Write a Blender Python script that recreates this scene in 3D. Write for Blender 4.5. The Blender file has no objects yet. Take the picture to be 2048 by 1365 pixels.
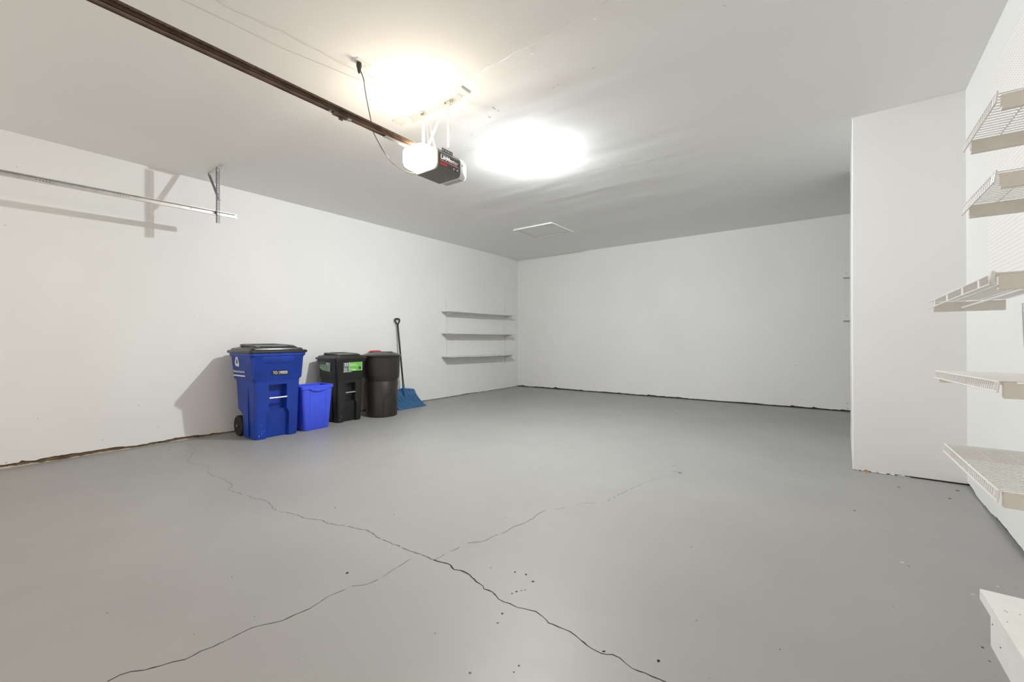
import bpy, bmesh, math, random
from mathutils import Vector, Matrix, Euler
random.seed(7)
SC = bpy.context.scene
COL = SC.collection

# ------------------------------------------------------------------ camera
F_PX, CX, HY, ROLL, YAW, EYE = 841.55, 1024.0, 678.17, -0.0044653, 0.6345956, 1.2
cam_d = bpy.data.cameras.new('camera'); cam = bpy.data.objects.new('camera', cam_d); COL.objects.link(cam)
cam_d.sensor_fit = 'HORIZONTAL'; cam_d.sensor_width = 36.0
cam_d.lens = 36.0 * F_PX / 2048.0
cam_d.shift_y = -(682.5 - HY) / 2048.0
cam_d.clip_start = 0.02; cam_d.clip_end = 100
cam.matrix_world = Matrix.Translation((0, 0, EYE)) @ Matrix.Rotation(YAW, 4, 'Z') @ Matrix.Rotation(math.pi/2, 4, 'X') @ Matrix.Rotation(ROLL, 4, 'Z')
SC.camera = cam

# ------------------------------------------------------------------ exposure
SC.view_settings.view_transform = 'Standard'
SC.view_settings.look = 'None'
SC.view_settings.exposure = 0.0
SC.view_settings.gamma = 1.0
SC.view_settings.use_curve_mapping = False

# ------------------------------------------------------------------ warm fill light added from behind, front side left open for it
world = bpy.data.worlds.new('world'); SC.world = world; world.use_nodes = True
WORLD_STRENGTH = 1.3
bg = world.node_tree.nodes['Background']
bg.inputs['Color'].default_value = (1.0, 0.89, 0.77, 1); bg.inputs['Strength'].default_value = WORLD_STRENGTH
LENS_STRENGTH = 52.0      # warm lamp behind the opener's front lens
BULB_STRENGTH = 6500.0     # white bulb on the ceiling

# ------------------------------------------------------------------ room numbers (metres)
XL, YB, H, YP = -6.185, 8.660, 3.187, 4.900
YF = -1.7
def xr(y): return 0.94 - 0.04 * (YP - y)      # the right wall is slightly out of square
XPC = 0.222                                   # corner of the partition

def unproject(px, py, axis, val):
    x, y = px - CX, py - HY
    c, s = math.cos(ROLL), math.sin(ROLL)
    x, y = x*c + y*s, -x*s + y*c
    s, c = math.sin(YAW), math.cos(YAW)
    d = Vector((x/F_PX*c - s, x/F_PX*s + c, -y/F_PX)); o = Vector((0, 0, EYE))
    return o + d * ((val - o[axis]) / d[axis])

# ------------------------------------------------------------------ materials
def new_mat(name):
    m = bpy.data.materials.new(name); m.use_nodes = True
    return m, m.node_tree, m.node_tree.nodes['Principled BSDF']
def mat(name, col, rough=0.5, metal=0.0, spec=0.5, var=0.0, vscale=8.0, bump=0.0, bscale=60.0, emit=None, es=0.0):
    m, nt, b = new_mat(name)
    b.inputs['Base Color'].default_value = (*col, 1)
    b.inputs['Roughness'].default_value = rough; b.inputs['Metallic'].default_value = metal
    b.inputs['Specular IOR Level'].default_value = spec
    tc = nt.nodes.new('ShaderNodeTexCoord')
    if var > 0:
        n = nt.nodes.new('ShaderNodeTexNoise'); n.inputs['Scale'].default_value = vscale; n.inputs['Detail'].default_value = 5
        r = nt.nodes.new('ShaderNodeValToRGB')
        r.color_ramp.elements[0].position = 0.3; r.color_ramp.elements[1].position = 0.7
        r.color_ramp.elements[0].color = (*[c*(1-var) for c in col], 1)
        r.color_ramp.elements[1].color = (*[min(1, c*(1+var)) for c in col], 1)
        nt.links.new(tc.outputs['Object'], n.inputs['Vector']); nt.links.new(n.outputs['Fac'], r.inputs['Fac'])
        nt.links.new(r.outputs['Color'], b.inputs['Base Color'])
    if bump > 0:
        n = nt.nodes.new('ShaderNodeTexNoise'); n.inputs['Scale'].default_value = bscale; n.inputs['Detail'].default_value = 4
        bp = nt.nodes.new('ShaderNodeBump'); bp.inputs['Strength'].default_value = bump; bp.inputs['Distance'].default_value = 0.01
        nt.links.new(tc.outputs['Object'], n.inputs['Vector']); nt.links.new(n.outputs['Fac'], bp.inputs['Height'])
        nt.links.new(bp.outputs['Normal'], b.inputs['Normal'])
    if emit:
        b.inputs['Emission Color'].default_value = (*emit, 1); b.inputs['Emission Strength'].default_value = es
    return m

def wall_mat(name, col, stain):
    """painted drywall: broad roller unevenness, faint scuffs, fine orange peel"""
    m, nt, b = new_mat(name); L = nt.links; N = nt.nodes
    b.inputs['Roughness'].default_value = 0.62; b.inputs['Specular IOR Level'].default_value = 0.3
    tc = N.new('ShaderNodeTexCoord')
    n1 = N.new('ShaderNodeTexNoise'); n1.inputs['Scale'].default_value = 0.9; n1.inputs['Detail'].default_value = 6
    r1 = N.new('ShaderNodeValToRGB'); r1.color_ramp.elements[0].position = .35; r1.color_ramp.elements[1].position = .65
    r1.color_ramp.elements[0].color = (*[c*(1-stain) for c in col], 1); r1.color_ramp.elements[1].color = (*col, 1)
    n2 = N.new('ShaderNodeTexNoise'); n2.inputs['Scale'].default_value = 2.2; n2.inputs['Detail'].default_value = 9; n2.inputs['Roughness'].default_value = .7
    r2 = N.new('ShaderNodeValToRGB'); r2.color_ramp.elements[0].position = .66; r2.color_ramp.elements[1].position = .74
    r2.color_ramp.elements[0].color = (0, 0, 0, 1); r2.color_ramp.elements[1].color = (.5, .5, .5, 1)
    mx = N.new('ShaderNodeMixRGB'); mx.inputs['Color2'].default_value = (*[c*.9 for c in col], 1)
    L.new(tc.outputs['Object'], n1.inputs['Vector']); L.new(tc.outputs['Object'], n2.inputs['Vector'])
    L.new(n1.outputs['Fac'], r1.inputs['Fac']); L.new(n2.outputs['Fac'], r2.inputs['Fac'])
    L.new(r2.outputs['Color'], mx.inputs['Fac']); L.new(r1.outputs['Color'], mx.inputs['Color1'])
    L.new(mx.outputs['Color'], b.inputs['Base Color'])
    nb = N.new('ShaderNodeTexNoise'); nb.inputs['Scale'].default_value = 1.4; nb.inputs['Detail'].default_value = 7
    bp = N.new('ShaderNodeBump'); bp.inputs['Strength'].default_value = .25; bp.inputs['Distance'].default_value = .02
    L.new(tc.outputs['Object'], nb.inputs['Vector']); L.new(nb.outputs['Fac'], bp.inputs['Height']); L.new(bp.outputs['Normal'], b.inputs['Normal'])
    return m

def ceiling_mat():
    m, nt, b = new_mat('ceiling_paint'); L = nt.links; N = nt.nodes
    col = (.87, .87, .86)
    b.inputs['Roughness'].default_value = .85; b.inputs['Specular IOR Level'].default_value = .12
    b.inputs['Base Color'].default_value = (*col, 1)
    tc = N.new('ShaderNodeTexCoord')
    mp = N.new('ShaderNodeMapping'); mp.inputs['Scale'].default_value = (.35, 1.5, 1)
    n = N.new('ShaderNodeTexNoise'); n.inputs['Scale'].default_value = 1.2; n.inputs['Detail'].default_value = 2.5; n.inputs['Roughness'].default_value = .35
    bp = N.new('ShaderNodeBump'); bp.inputs['Strength'].default_value = .5; bp.inputs['Distance'].default_value = .032
    L.new(tc.outputs['Object'], mp.inputs['Vector']); L.new(mp.outputs['Vector'], n.inputs['Vector'])
    L.new(n.outputs['Fac'], bp.inputs['Height']); L.new(bp.outputs['Normal'], b.inputs['Normal'])
    return m

def floor_mat():
    m, nt, b = new_mat('floor_paint'); L = nt.links; N = nt.nodes
    b.inputs['Roughness'].default_value = .38; b.inputs['Specular IOR Level'].default_value = .45
    tc = N.new('ShaderNodeTexCoord')
    n1 = N.new('ShaderNodeTexNoise'); n1.inputs['Scale'].default_value = 1.1; n1.inputs['Detail'].default_value = 8
    r1 = N.new('ShaderNodeValToRGB'); r1.color_ramp.elements[0].position = .3; r1.color_ramp.elements[1].position = .7
    r1.color_ramp.elements[0].color = (.285, .282, .272, 1); r1.color_ramp.elements[1].color = (.315, .312, .300, 1)
    L.new(tc.outputs['Object'], n1.inputs['Vector']); L.new(n1.outputs['Fac'], r1.inputs['Fac'])
    n2 = N.new('ShaderNodeTexNoise'); n2.inputs['Scale'].default_value = 26; n2.inputs['Detail'].default_value = 2
    r2 = N.new('ShaderNodeValToRGB'); r2.color_ramp.elements[0].position = .765; r2.color_ramp.elements[1].position = .79
    r2.color_ramp.elements[0].color = (0, 0, 0, 1); r2.color_ramp.elements[1].color = (.6, .6, .6, 1)
    mx = N.new('ShaderNodeMixRGB'); mx.inputs['Color2'].default_value = (.14, .135, .13, 1)
    L.new(tc.outputs['Object'], n2.inputs['Vector']); L.new(n2.outputs['Fac'], r2.inputs['Fac'])
    L.new(r2.outputs['Color'], mx.inputs['Fac']); L.new(r1.outputs['Color'], mx.inputs['Color1']); L.new(mx.outputs['Color'], b.inputs['Base Color'])
    n3 = N.new('ShaderNodeTexNoise'); n3.inputs['Scale'].default_value = 3; n3.inputs['Detail'].default_value = 10; n3.inputs['Roughness'].default_value = .65
    r3 = N.new('ShaderNodeValToRGB'); r3.color_ramp.elements[0].color = (.37,)*3 + (1,); r3.color_ramp.elements[1].color = (.55,)*3 + (1,)
    L.new(tc.outputs['Object'], n3.inputs['Vector']); L.new(n3.outputs['Fac'], r3.inputs['Fac']); L.new(r3.outputs['Color'], b.inputs['Roughness'])
    bp = N.new('ShaderNodeBump'); bp.inputs['Strength'].default_value = .12; bp.inputs['Distance'].default_value = .01
    L.new(n3.outputs['Fac'], bp.inputs['Height']); L.new(bp.outputs['Normal'], b.inputs['Normal'])
    return m

def peg_mat():
    """white hardboard with a square grid of dark round holes one inch apart"""
    m, nt, b = new_mat('pegboard'); L = nt.links; N = nt.nodes
    b.inputs['Roughness'].default_value = .5
    tc = N.new('ShaderNodeTexCoord'); sp = N.new('ShaderNodeSeparateXYZ'); L.new(tc.outputs['Object'], sp.inputs[0])
    def cell(o):
        a = N.new('ShaderNodeMath'); a.operation = 'DIVIDE'; a.inputs[1].default_value = .0254; L.new(o, a.inputs[0])
        f = N.new('ShaderNodeMath'); f.operation = 'FRACT'; L.new(a.outputs[0], f.inputs[0])
        s = N.new('ShaderNodeMath'); s.operation = 'SUBTRACT'; s.inputs[1].default_value = .5; L.new(f.outputs[0], s.inputs[0])
        q = N.new('ShaderNodeMath'); q.operation = 'MULTIPLY'; L.new(s.outputs[0], q.inputs[0]); L.new(s.outputs[0], q.inputs[1])
        return q.outputs[0]
    ad = N.new('ShaderNodeMath'); ad.operation = 'ADD'; L.new(cell(sp.outputs['Y']), ad.inputs[0]); L.new(cell(sp.outputs['Z']), ad.inputs[1])
    lt = N.new('ShaderNodeMath'); lt.operation = 'LESS_THAN'; lt.inputs[1].default_value = .017; L.new(ad.outputs[0], lt.inputs[0])
    mx = N.new('ShaderNodeMixRGB'); mx.inputs['Color1'].default_value = (.78, .77, .75, 1); mx.inputs['Color2'].default_value = (.34, .33, .31, 1)
    L.new(lt.outputs[0], mx.inputs['Fac']); L.new(mx.outputs['Color'], b.inputs['Base Color'])
    return m

M = {
 'wall': wall_mat('wall_paint', (.80, .80, .79), .04),
 'wall_r': wall_mat('partition_paint', (.76, .76, .75), .035),
 'ceil': ceiling_mat(), 'floor': floor_mat(), 'peg': peg_mat(),
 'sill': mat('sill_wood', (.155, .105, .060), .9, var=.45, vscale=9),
 'sill_shade': mat('gap_shadow_board', (.035, .032, .028), .95, var=.3, vscale=12),  # near-black colour carries the shade of the gap under the drywall
 'tan': mat('raw_concrete_edge', (.46, .41, .34), .9, var=.25, vscale=20),
 'orange': mat('bare_wood_chip', (.45, .22, .07), .8, var=.2, vscale=60),
 'crack': mat('crack', (.035, .033, .03), 1.0, spec=.1),
 'crack_soft': mat('crack_soft', (.13, .125, .12), 1.0, spec=.1),
 'chip': mat('pale_chip', (.55, .54, .52), .6),
 'stain': mat('floor_stain', (.235, .232, .222), .45),
 'galv': mat('galvanised_steel', (.62, .62, .62), .32, .9, var=.12, vscale=14),
 'perf_dark': mat('dark_perforated_steel', (.20, .20, .21), .45, .7, var=.15, vscale=30),
 'perf_white': mat('painted_perforated_steel', (.66, .65, .62), .5, .15, var=.06, vscale=30),
 'rail': mat('rusty_brown_rail', (.165, .105, .075), .45, .2, var=.4, vscale=11),
 'chain': mat('oily_chain', (.11, .07, .05), .45, .3, var=.5, vscale=60),
 'house': mat('dark_grey_housing', (.15, .135, .12), .42, .1, var=.08),
 'house2': mat('charcoal_sticker', (.075, .068, .062), .45),
 'cream': mat('cream_plastic', (.78, .74, .66), .45),
 'whitep': mat('white_plastic', (.80, .80, .80), .35),
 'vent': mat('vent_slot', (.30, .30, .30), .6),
 'slot': mat('shelf_slot', (.48, .48, .47), .6),
 'lens': mat('lit_lens', (.9, .85, .75), .4, emit=(1.0, .85, .66), es=LENS_STRENGTH),
 'bulb': mat('lit_bulb', (.9, .9, .9), .4, emit=(.96, .99, 1.0), es=BULB_STRENGTH),
 'cord': mat('black_cord', (.035, .033, .03), .5),
 'wirew': mat('white_wire', (.70, .68, .63), .5),
 'red': mat('red_plastic', (.62, .045, .03), .4),
 'redtx': mat('red_print', (.62, .06, .06), .5),
 'blue': mat('blue_bin_plastic', (.005, .040, .33), .42, var=.22, vscale=5, bump=.06, bscale=220),
 'blue2': mat('bright_blue_plastic', (.055, .10, .78), .38, var=.05, vscale=6),
 'shovel': mat('steel_blue_plastic', (.022, .10, .225), .42, var=.1, vscale=9),
 'blk': mat('black_bin_plastic', (.014, .014, .0145), .42, var=.2, vscale=7, bump=.05, bscale=220),
 'lidb': mat('black_lid_plastic', (.018, .0175, .017), .30, var=.2, vscale=7),
 'brnblk': mat('brown_black_plastic', (.020, .0165, .0145), .40, var=.25, vscale=4),
 'rubber': mat('black_rubber', (.012, .012, .012), .75),
 'bar': mat('steel_bar', (.80, .80, .78), .25, .85),
 'print': mat('white_print', (.80, .80, .80), .5),
 'plate': mat('black_plate', (.01, .012, .02), .5),
 'green': mat('green_label', (.14, .46, .06), .4, var=.15, vscale=30),
 'palegreen': mat('pale_green_label', (.30, .50, .27), .4, var=.35, vscale=45),
 'slate': mat('slate_label', (.075, .09, .10), .4),
 'dgreen': mat('dark_green_print', (.02, .09, .03), .5),
 'wire': mat('white_coated_wire', (.74, .73, .71), .4),
 'board': mat('cream_painted_board', (.68, .64, .585), .55, var=.06, vscale=14),
 'white': mat('white_painted_wood', (.78, .77, .75), .42, var=.03, vscale=10),
 'ledge': mat('white_shelf', (.72, .71, .69), .45, var=.03, vscale=8),
 'screw': mat('dark_screw', (.06, .06, .06), .5, .5),
 'hatch': mat('hatch_panel', (.84, .84, .825), .6),
}

# ------------------------------------------------------------------ mesh helpers
def link(name, bm, mats, parent=None, smooth=False, loc=None, rot=None, bevel=0.0, solid=0.0):
    me = bpy.data.meshes.new(name); bmesh.ops.recalc_face_normals(bm, faces=bm.faces) if solid == 0 else None
    bm.to_mesh(me); bm.free()
    for mm in (mats if isinstance(mats, (list, tuple)) else [mats]): me.materials.append(mm)
    o = bpy.data.objects.new(name, me); COL.objects.link(o)
    if parent is not None: o.parent = parent
    if loc is not None: o.location = loc
    if rot is not None: o.rotation_euler = rot
    if smooth:
        for pl in me.polygons: pl.use_smooth = True
        me.set_sharp_from_angle(angle=math.radians(38))
    if solid:
        s = o.modifiers.new('solid', 'SOLIDIFY'); s.thickness = solid; s.offset = 0
    if bevel:
        b = o.modifiers.new('bevel', 'BEVEL'); b.width = bevel; b.segments = 2; b.limit_method = 'ANGLE'; b.angle_limit = math.radians(40)
    return o
def thing(name, label, cat, loc=(0, 0, 0), rotz=0.0, group=None):
    o = bpy.data.objects.new(name, None); COL.objects.link(o); o.location = loc; o.rotation_euler = (0, 0, rotz)
    o.empty_display_size = .1; o['label'] = label; o['category'] = cat
    if group: o['group'] = group
    return o
def tag(o, label, cat, group=None):
    o['label'] = label; o['category'] = cat
    if group: o['group'] = group
    return o
def struct(o, label=None):
    o['kind'] = 'structure'
    if label: o['label'] = label
    return o
def box(bm, a, b, mi=0, mtx=None):
    x0, y0, z0 = a; x1, y1, z1 = b
    vs = [bm.verts.new(Vector(v) if mtx is None else mtx @ Vector(v)) for v in
          [(x0,y0,z0),(x1,y0,z0),(x1,y1,z0),(x0,y1,z0),(x0,y0,z1),(x1,y0,z1),(x1,y1,z1),(x0,y1,z1)]]
    for f in [(0,3,2,1),(4,5,6,7),(0,1,5,4),(1,2,6,5),(2,3,7,6),(3,0,4,7)]:
        bm.faces.new([vs[i] for i in f]).material_index = mi
def tube(bm, pts, r, n=8, mi=0, cap=True, closed=False):
    pts = [Vector(p) for p in pts]; rings = []
    ref = None
    for i, p in enumerate(pts):
        if closed: t = pts[(i+1) % len(pts)] - pts[i-1]
        else: t = pts[min(i+1, len(pts)-1)] - pts[max(i-1, 0)]
        t.normalize()
        if ref is None: ref = Vector((0, 0, 1)) if abs(t.z) < .9 else Vector((1, 0, 0))
        u = ref - t * ref.dot(t)
        if u.length < 1e-4: u = t.orthogonal()
        u.normalize(); w = t.cross(u); ref = u
        rr = r[i] if isinstance(r, (list, tuple)) else r
        rings.append([bm.verts.new(p + (u*math.cos(a) + w*math.sin(a)) * rr) for a in [2*math.pi*k/n for k in range(n)]])
    m = len(rings)
    for i in range(m if closed else m-1):
        A, B = rings[i], rings[(i+1) % m]
        for k in range(n): bm.faces.new([A[k], A[(k+1) % n], B[(k+1) % n], B[k]]).material_index = mi
    if cap and not closed:
        bm.faces.new(list(reversed(rings[0]))).material_index = mi; bm.faces.new(rings[-1]).material_index = mi
def loft(bm, rings, mi=0, cap0=True, cap1=True):
    R = [[bm.verts.new(v) for v in r] for r in rings]; n = len(R[0])
    for A, B in zip(R, R[1:]):
        for k in range(n): bm.faces.new([A[k], A[(k+1) % n], B[(k+1) % n], B[k]]).material_index = mi
    if cap0: bm.faces.new(list(reversed(R[0]))).material_index = mi
    if cap1: bm.faces.new(R[-1]).material_index = mi
def lathe(bm, prof, n=48, mi=0, axis='z', c=(0, 0, 0), cap0=True, cap1=True):
    rings = []
    for r, z in prof:
        ring = []
        for k in range(n):
            a = 2*math.pi*k/n
            p = (r*math.cos(a), r*math.sin(a), z) if axis == 'z' else ((r*math.cos(a), z, r*math.sin(a)) if axis == 'y' else (z, r*math.cos(a), r*math.sin(a)))
            ring.append(Vector(p) + Vector(c))
        rings.append(ring)
    loft(bm, rings, mi, cap0, cap1)
def text_mesh(name, body, size, width, mats, parent, mtx, depth=.0008, bold=.0):
    """flat lettering in its own XY plane, centred, squeezed to the given width"""
    cu = bpy.data.curves.new(name, 'FONT'); cu.body = body; cu.size = 1; cu.align_x = 'CENTER'; cu.align_y = 'CENTER'
    cu.offset = bold; cu.resolution_u = 3
    tmp = bpy.data.objects.new(name + '_tmp', cu); COL.objects.link(tmp)
    bpy.context.view_layer.update()
    me = bpy.data.meshes.new_from_object(tmp.evaluated_get(bpy.context.evaluated_depsgraph_get()))
    bpy.data.objects.remove(tmp); bpy.data.curves.remove(cu)
    xs = [v.co.x for v in me.vertices]; ys = [v.co.y for v in me.vertices]
    sx = width / (max(xs) - min(xs)); sy = size / (max(ys) - min(ys)); cx = (max(xs)+min(xs))/2; cy = (max(ys)+min(ys))/2
    bm = bmesh.new(); bm.from_mesh(me); bpy.data.meshes.remove(me)
    for v in bm.verts: v.co = Vector(((v.co.x-cx)*sx, (v.co.y-cy)*sy, 0))
    ex = bmesh.ops.extrude_face_region(bm, geom=bm.faces[:])
    for v in [g for g in ex['geom'] if isinstance(g, bmesh.types.BMVert)]: v.co.z += depth
    bmesh.ops.transform(bm, matrix=mtx, verts=bm.verts)
    return link(name, bm, mats, parent)
def facing(axis, origin):
    """matrix whose local XY plane faces +X or -Y and whose Y is up"""
    if axis == '+x': R = Matrix(((0, 0, 1), (1, 0, 0), (0, 1, 0))).to_4x4()
    else: R = Matrix(((1, 0, 0), (0, 0, -1), (0, 1, 0))).to_4x4()       # faces -Y
    return Matrix.Translation(origin) @ R

def perf_strip(bm, L, W, mtx, pitch=.025, hole=.0055, rows=1, mi=0):
    """steel strip along local X, width along local Y, with real punched holes"""
    nx = max(1, round(L/pitch)); px = L/nx; py = W/rows
    cache = {}
    def V(x, y):
        k = (round(x, 5), round(y, 5))
        if k not in cache: cache[k] = bm.verts.new(mtx @ Vector((x, y, 0)))
        return cache[k]
    for j in range(rows):
        for i in range(nx):
            cx, cy = (i+.5)*px, (j+.5)*py
            O = [(cx+a*px/2, cy+b*py/2) for a, b in [(1,0),(1,1),(0,1),(-1,1),(-1,0),(-1,-1),(0,-1),(1,-1)]]
            I = [(cx+hole*math.cos(k*math.pi/4), cy+hole*math.sin(k*math.pi/4)) for k in range(8)]
            for k in range(8):
                bm.faces.new([V(*O[k]), V(*O[(k+1) % 8]), V(*I[(k+1) % 8]), V(*I[k])]).material_index = mi
def perf_angle(name, a, b, up, mats, parent, W=.032, **kw):
    """angle iron from a to b: two punched flanges; `up` = direction of the second flange"""
    a, b, up = Vector(a), Vector(b), Vector(up)
    t = (b-a).normalized(); u = (up - t*up.dot(t)).normalized(); w = t.cross(u)
    bm = bmesh.new(); L = (b-a).length
    m1 = Matrix((t, u, w)).transposed().to_4x4(); m1.translation = a
    m2 = Matrix((t, w, -u)).transposed().to_4x4(); m2.translation = a
    perf_strip(bm, L, W, m1, **kw); perf_strip(bm, L, W, m2, **kw)
    bmesh.ops.remove_doubles(bm, verts=bm.verts, dist=.0002)
    return link(name, bm, mats, parent, solid=.0022)
def perf_flat(name, a, b, up, mats, parent, W=.032, **kw):
    a, b, up = Vector(a), Vector(b), Vector(up)
    t = (b-a).normalized(); u = (up - t*up.dot(t)).normalized(); w = t.cross(u)
    bm = bmesh.new(); m1 = Matrix((t, u, w)).transposed().to_4x4(); m1.translation = a - u*W/2
    perf_strip(bm, (b-a).length, W, m1, **kw)
    return link(name, bm, mats, parent, solid=.0025)

# ------------------------------------------------------------------ floor with its cracks and chips
bm = bmesh.new()
box(bm, (XL-.2, YF-.3, -.12), (1.6, YB+.2, 0))
def refine(pts, n, amp, rnd):
    out = [pts[0]]
    for a, b in zip(pts, pts[1:]):
        d = b-a; nn = Vector((-d.y, d.x, 0)).normalized() if d.length > 0 else Vector((1, 0, 0))
        k = max(1, int(d.length/n))
        for i in range(1, k+1):
            p = a + d*(i/k)
            if i < k: p = p + nn*rnd.uniform(-amp, amp)
            out.append(p)
    return out
def ribbon(bm, pts, wfun, z, mi, rnd, skip=0.0):
    L = []; 
    for i, p in enumerate(pts):
        d = (pts[min(i+1, len(pts)-1)] - pts[max(i-1, 0)]); nn = Vector((-d.y, d.x, 0)).normalized()
        w = wfun(i/(len(pts)-1)) * rnd.uniform(.45, 1.3)
        L.append((bm.verts.new((p.x+nn.x*w, p.y+nn.y*w, z)), bm.verts.new((p.x-nn.x*w, p.y-nn.y*w, z))))
    for A, B in zip(L, L[1:]):
        if rnd.random() < skip: continue
        bm.faces.new([A[0], A[1], B[1], B[0]]).material_index = mi
def fl(px): return [unproject(x, y, 2, 0.0) for x, y in px]
rnd = random.Random(3)
main_up = fl([(371,887),(383,893),(391,901),(382,912),(374,922),(378,926),(400,930),(418,933),(415,944),(420,950),(446,958),(463,970),(458,980),(478,987),(505,997),(530,1001),(541,1010),(550,1022),(572,1025),(592,1030),(610,1038),(643,1041),(655,1048),(690,1052),(707,1057),(735,1061),(752,1074),(775,1084),(800,1094),(820,1103),(842,1109),(868,1121)])
main_dn = fl([(868,1121),(898,1129),(908,1140),(925,1143),(940,1151),(952,1164),(966,1173),(968,1179),(985,1185),(997,1199),(1008,1205),(1020,1208),(1035,1216),(1055,1220),(1072,1224),(1084,1233),(1097,1247),(1115,1254),(1140,1264),(1160,1280),(1185,1299),(1203,1308),(1225,1310),(1240,1317),(1265,1338),(1290,1347),(1320,1360),(1345,1372)])
branch = fl([(868,1121),(900,1104),(936,1087),(965,1084),(995,1070),(1012,1065),(1030,1053),(1052,1046),(1068,1037),(1075,1029),(1092,1021),(1110,1020),(1140,1015),(1165,1007),(1210,1006),(1230,994),(1260,980),(1290,965),(1318,958)])
left = fl([(828,1115),(810,1126),(786,1140),(765,1155),(745,1165),(728,1171),(703,1173),(690,1180),(670,1188),(655,1194),(640,1205),(620,1218),(590,1230),(565,1242),(530,1250),(505,1256),(480,1268),(450,1283),(425,1295),(400,1304),(370,1320),(345,1325),(320,1333),(290,1341),(262,1344),(240,1351),(215,1364)])
ribbon(bm, refine(main_up[:19], .022, .010, rnd), lambda t: .0012+.0008*t, .0006, 2, rnd, .16)
ribbon(bm, refine(main_up[18:], .02, .005, rnd), lambda t: .0020+.0016*t, .0006, 2, rnd, .05)
ribbon(bm, refine(main_dn, .02, .003, rnd), lambda t: .0042-.0022*t, .0006, 1, rnd)
ribbon(bm, refine(branch, .03, .006, rnd), lambda t: .0022-.0006*t, .0006, 2, rnd, .22)
ribbon(bm, refine(left, .02, .003, rnd), lambda t: .0014+.0010*t, .0006, 2, rnd, .06)
ribbon(bm, refine(left[10:], .02, .003, rnd), lambda t: .0006+.0012*t, .0008, 1, rnd, .3)
def blob(x, y, r, z, mi, n=9, sq=1.0, ang=0.0):
    vs = []
    for k in range(n):
        a = 2*math.pi*k/n; q = r*rnd.uniform(.6, 1.25)
        u, v = q*math.cos(a), q*math.sin(a)*sq
        vs.append(bm.verts.new((x+u*math.cos(ang)-v*math.sin(ang), y+u*math.sin(ang)+v*math.cos(ang), z)))
    bm.faces.new(vs).material_index = mi
for (px, py, r) in [(694,1147,.009),(1005,1228,.006),(995,1247,.005),(981,1137,.005),(1030,1145,.006),(1208,1304,.006),(1317,1323,.007),(1393,1242,.004),(940,1347,.005),(1038,1332,.004),(1028,1345,.004),
                    (1033,1184,.006),(1043,1182,.005),(1050,1181,.005),(1024,1188,.005),(1052,1150,.006),(1066,1164,.007),(1915,982,.012),(1900,998,.010),(1797,975,.010),(1709,1022,.008),(1965,1296,.006),(1980,1324,.005),(1818,1133,.005),
                    (337,901,.010),(214,1227,.004),(464,1154,.004),(388,1270,.003),(670,1016,.006),(788,1029,.005),(870,1268,.004),(1560,1300,.004),(509,1234,.003),(1383,1095,.005)]:
    p = unproject(px, py, 2, 0); blob(p.x, p.y, r, .0005, 2 if r < .0055 else 1)
for (px, py, r) in [(1805,1126,.010),(1946,1190,.006),(1996,1174,.006),(1120,1010,.004),(480,903,.009),(450,903,.010)]:
    p = unproject(px, py, 2, 0); blob(p.x, p.y, r, .0006, 3)
p = unproject(1357, 945, 2, 0)
blob(p.x, p.y, .055, .0004, 4, 14, .5, .4); blob(p.x-.08, p.y+.16, .04, .0004, 4, 12, .35, 1.0); blob(p.x+.02, p.y-.02, .012, .0006, 1)
struct(link('floor', bm, [M['floor'], M['crack'], M['crack_soft'], M['chip'], M['stain']]), 'grey painted concrete garage floor with long cracks')

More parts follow.
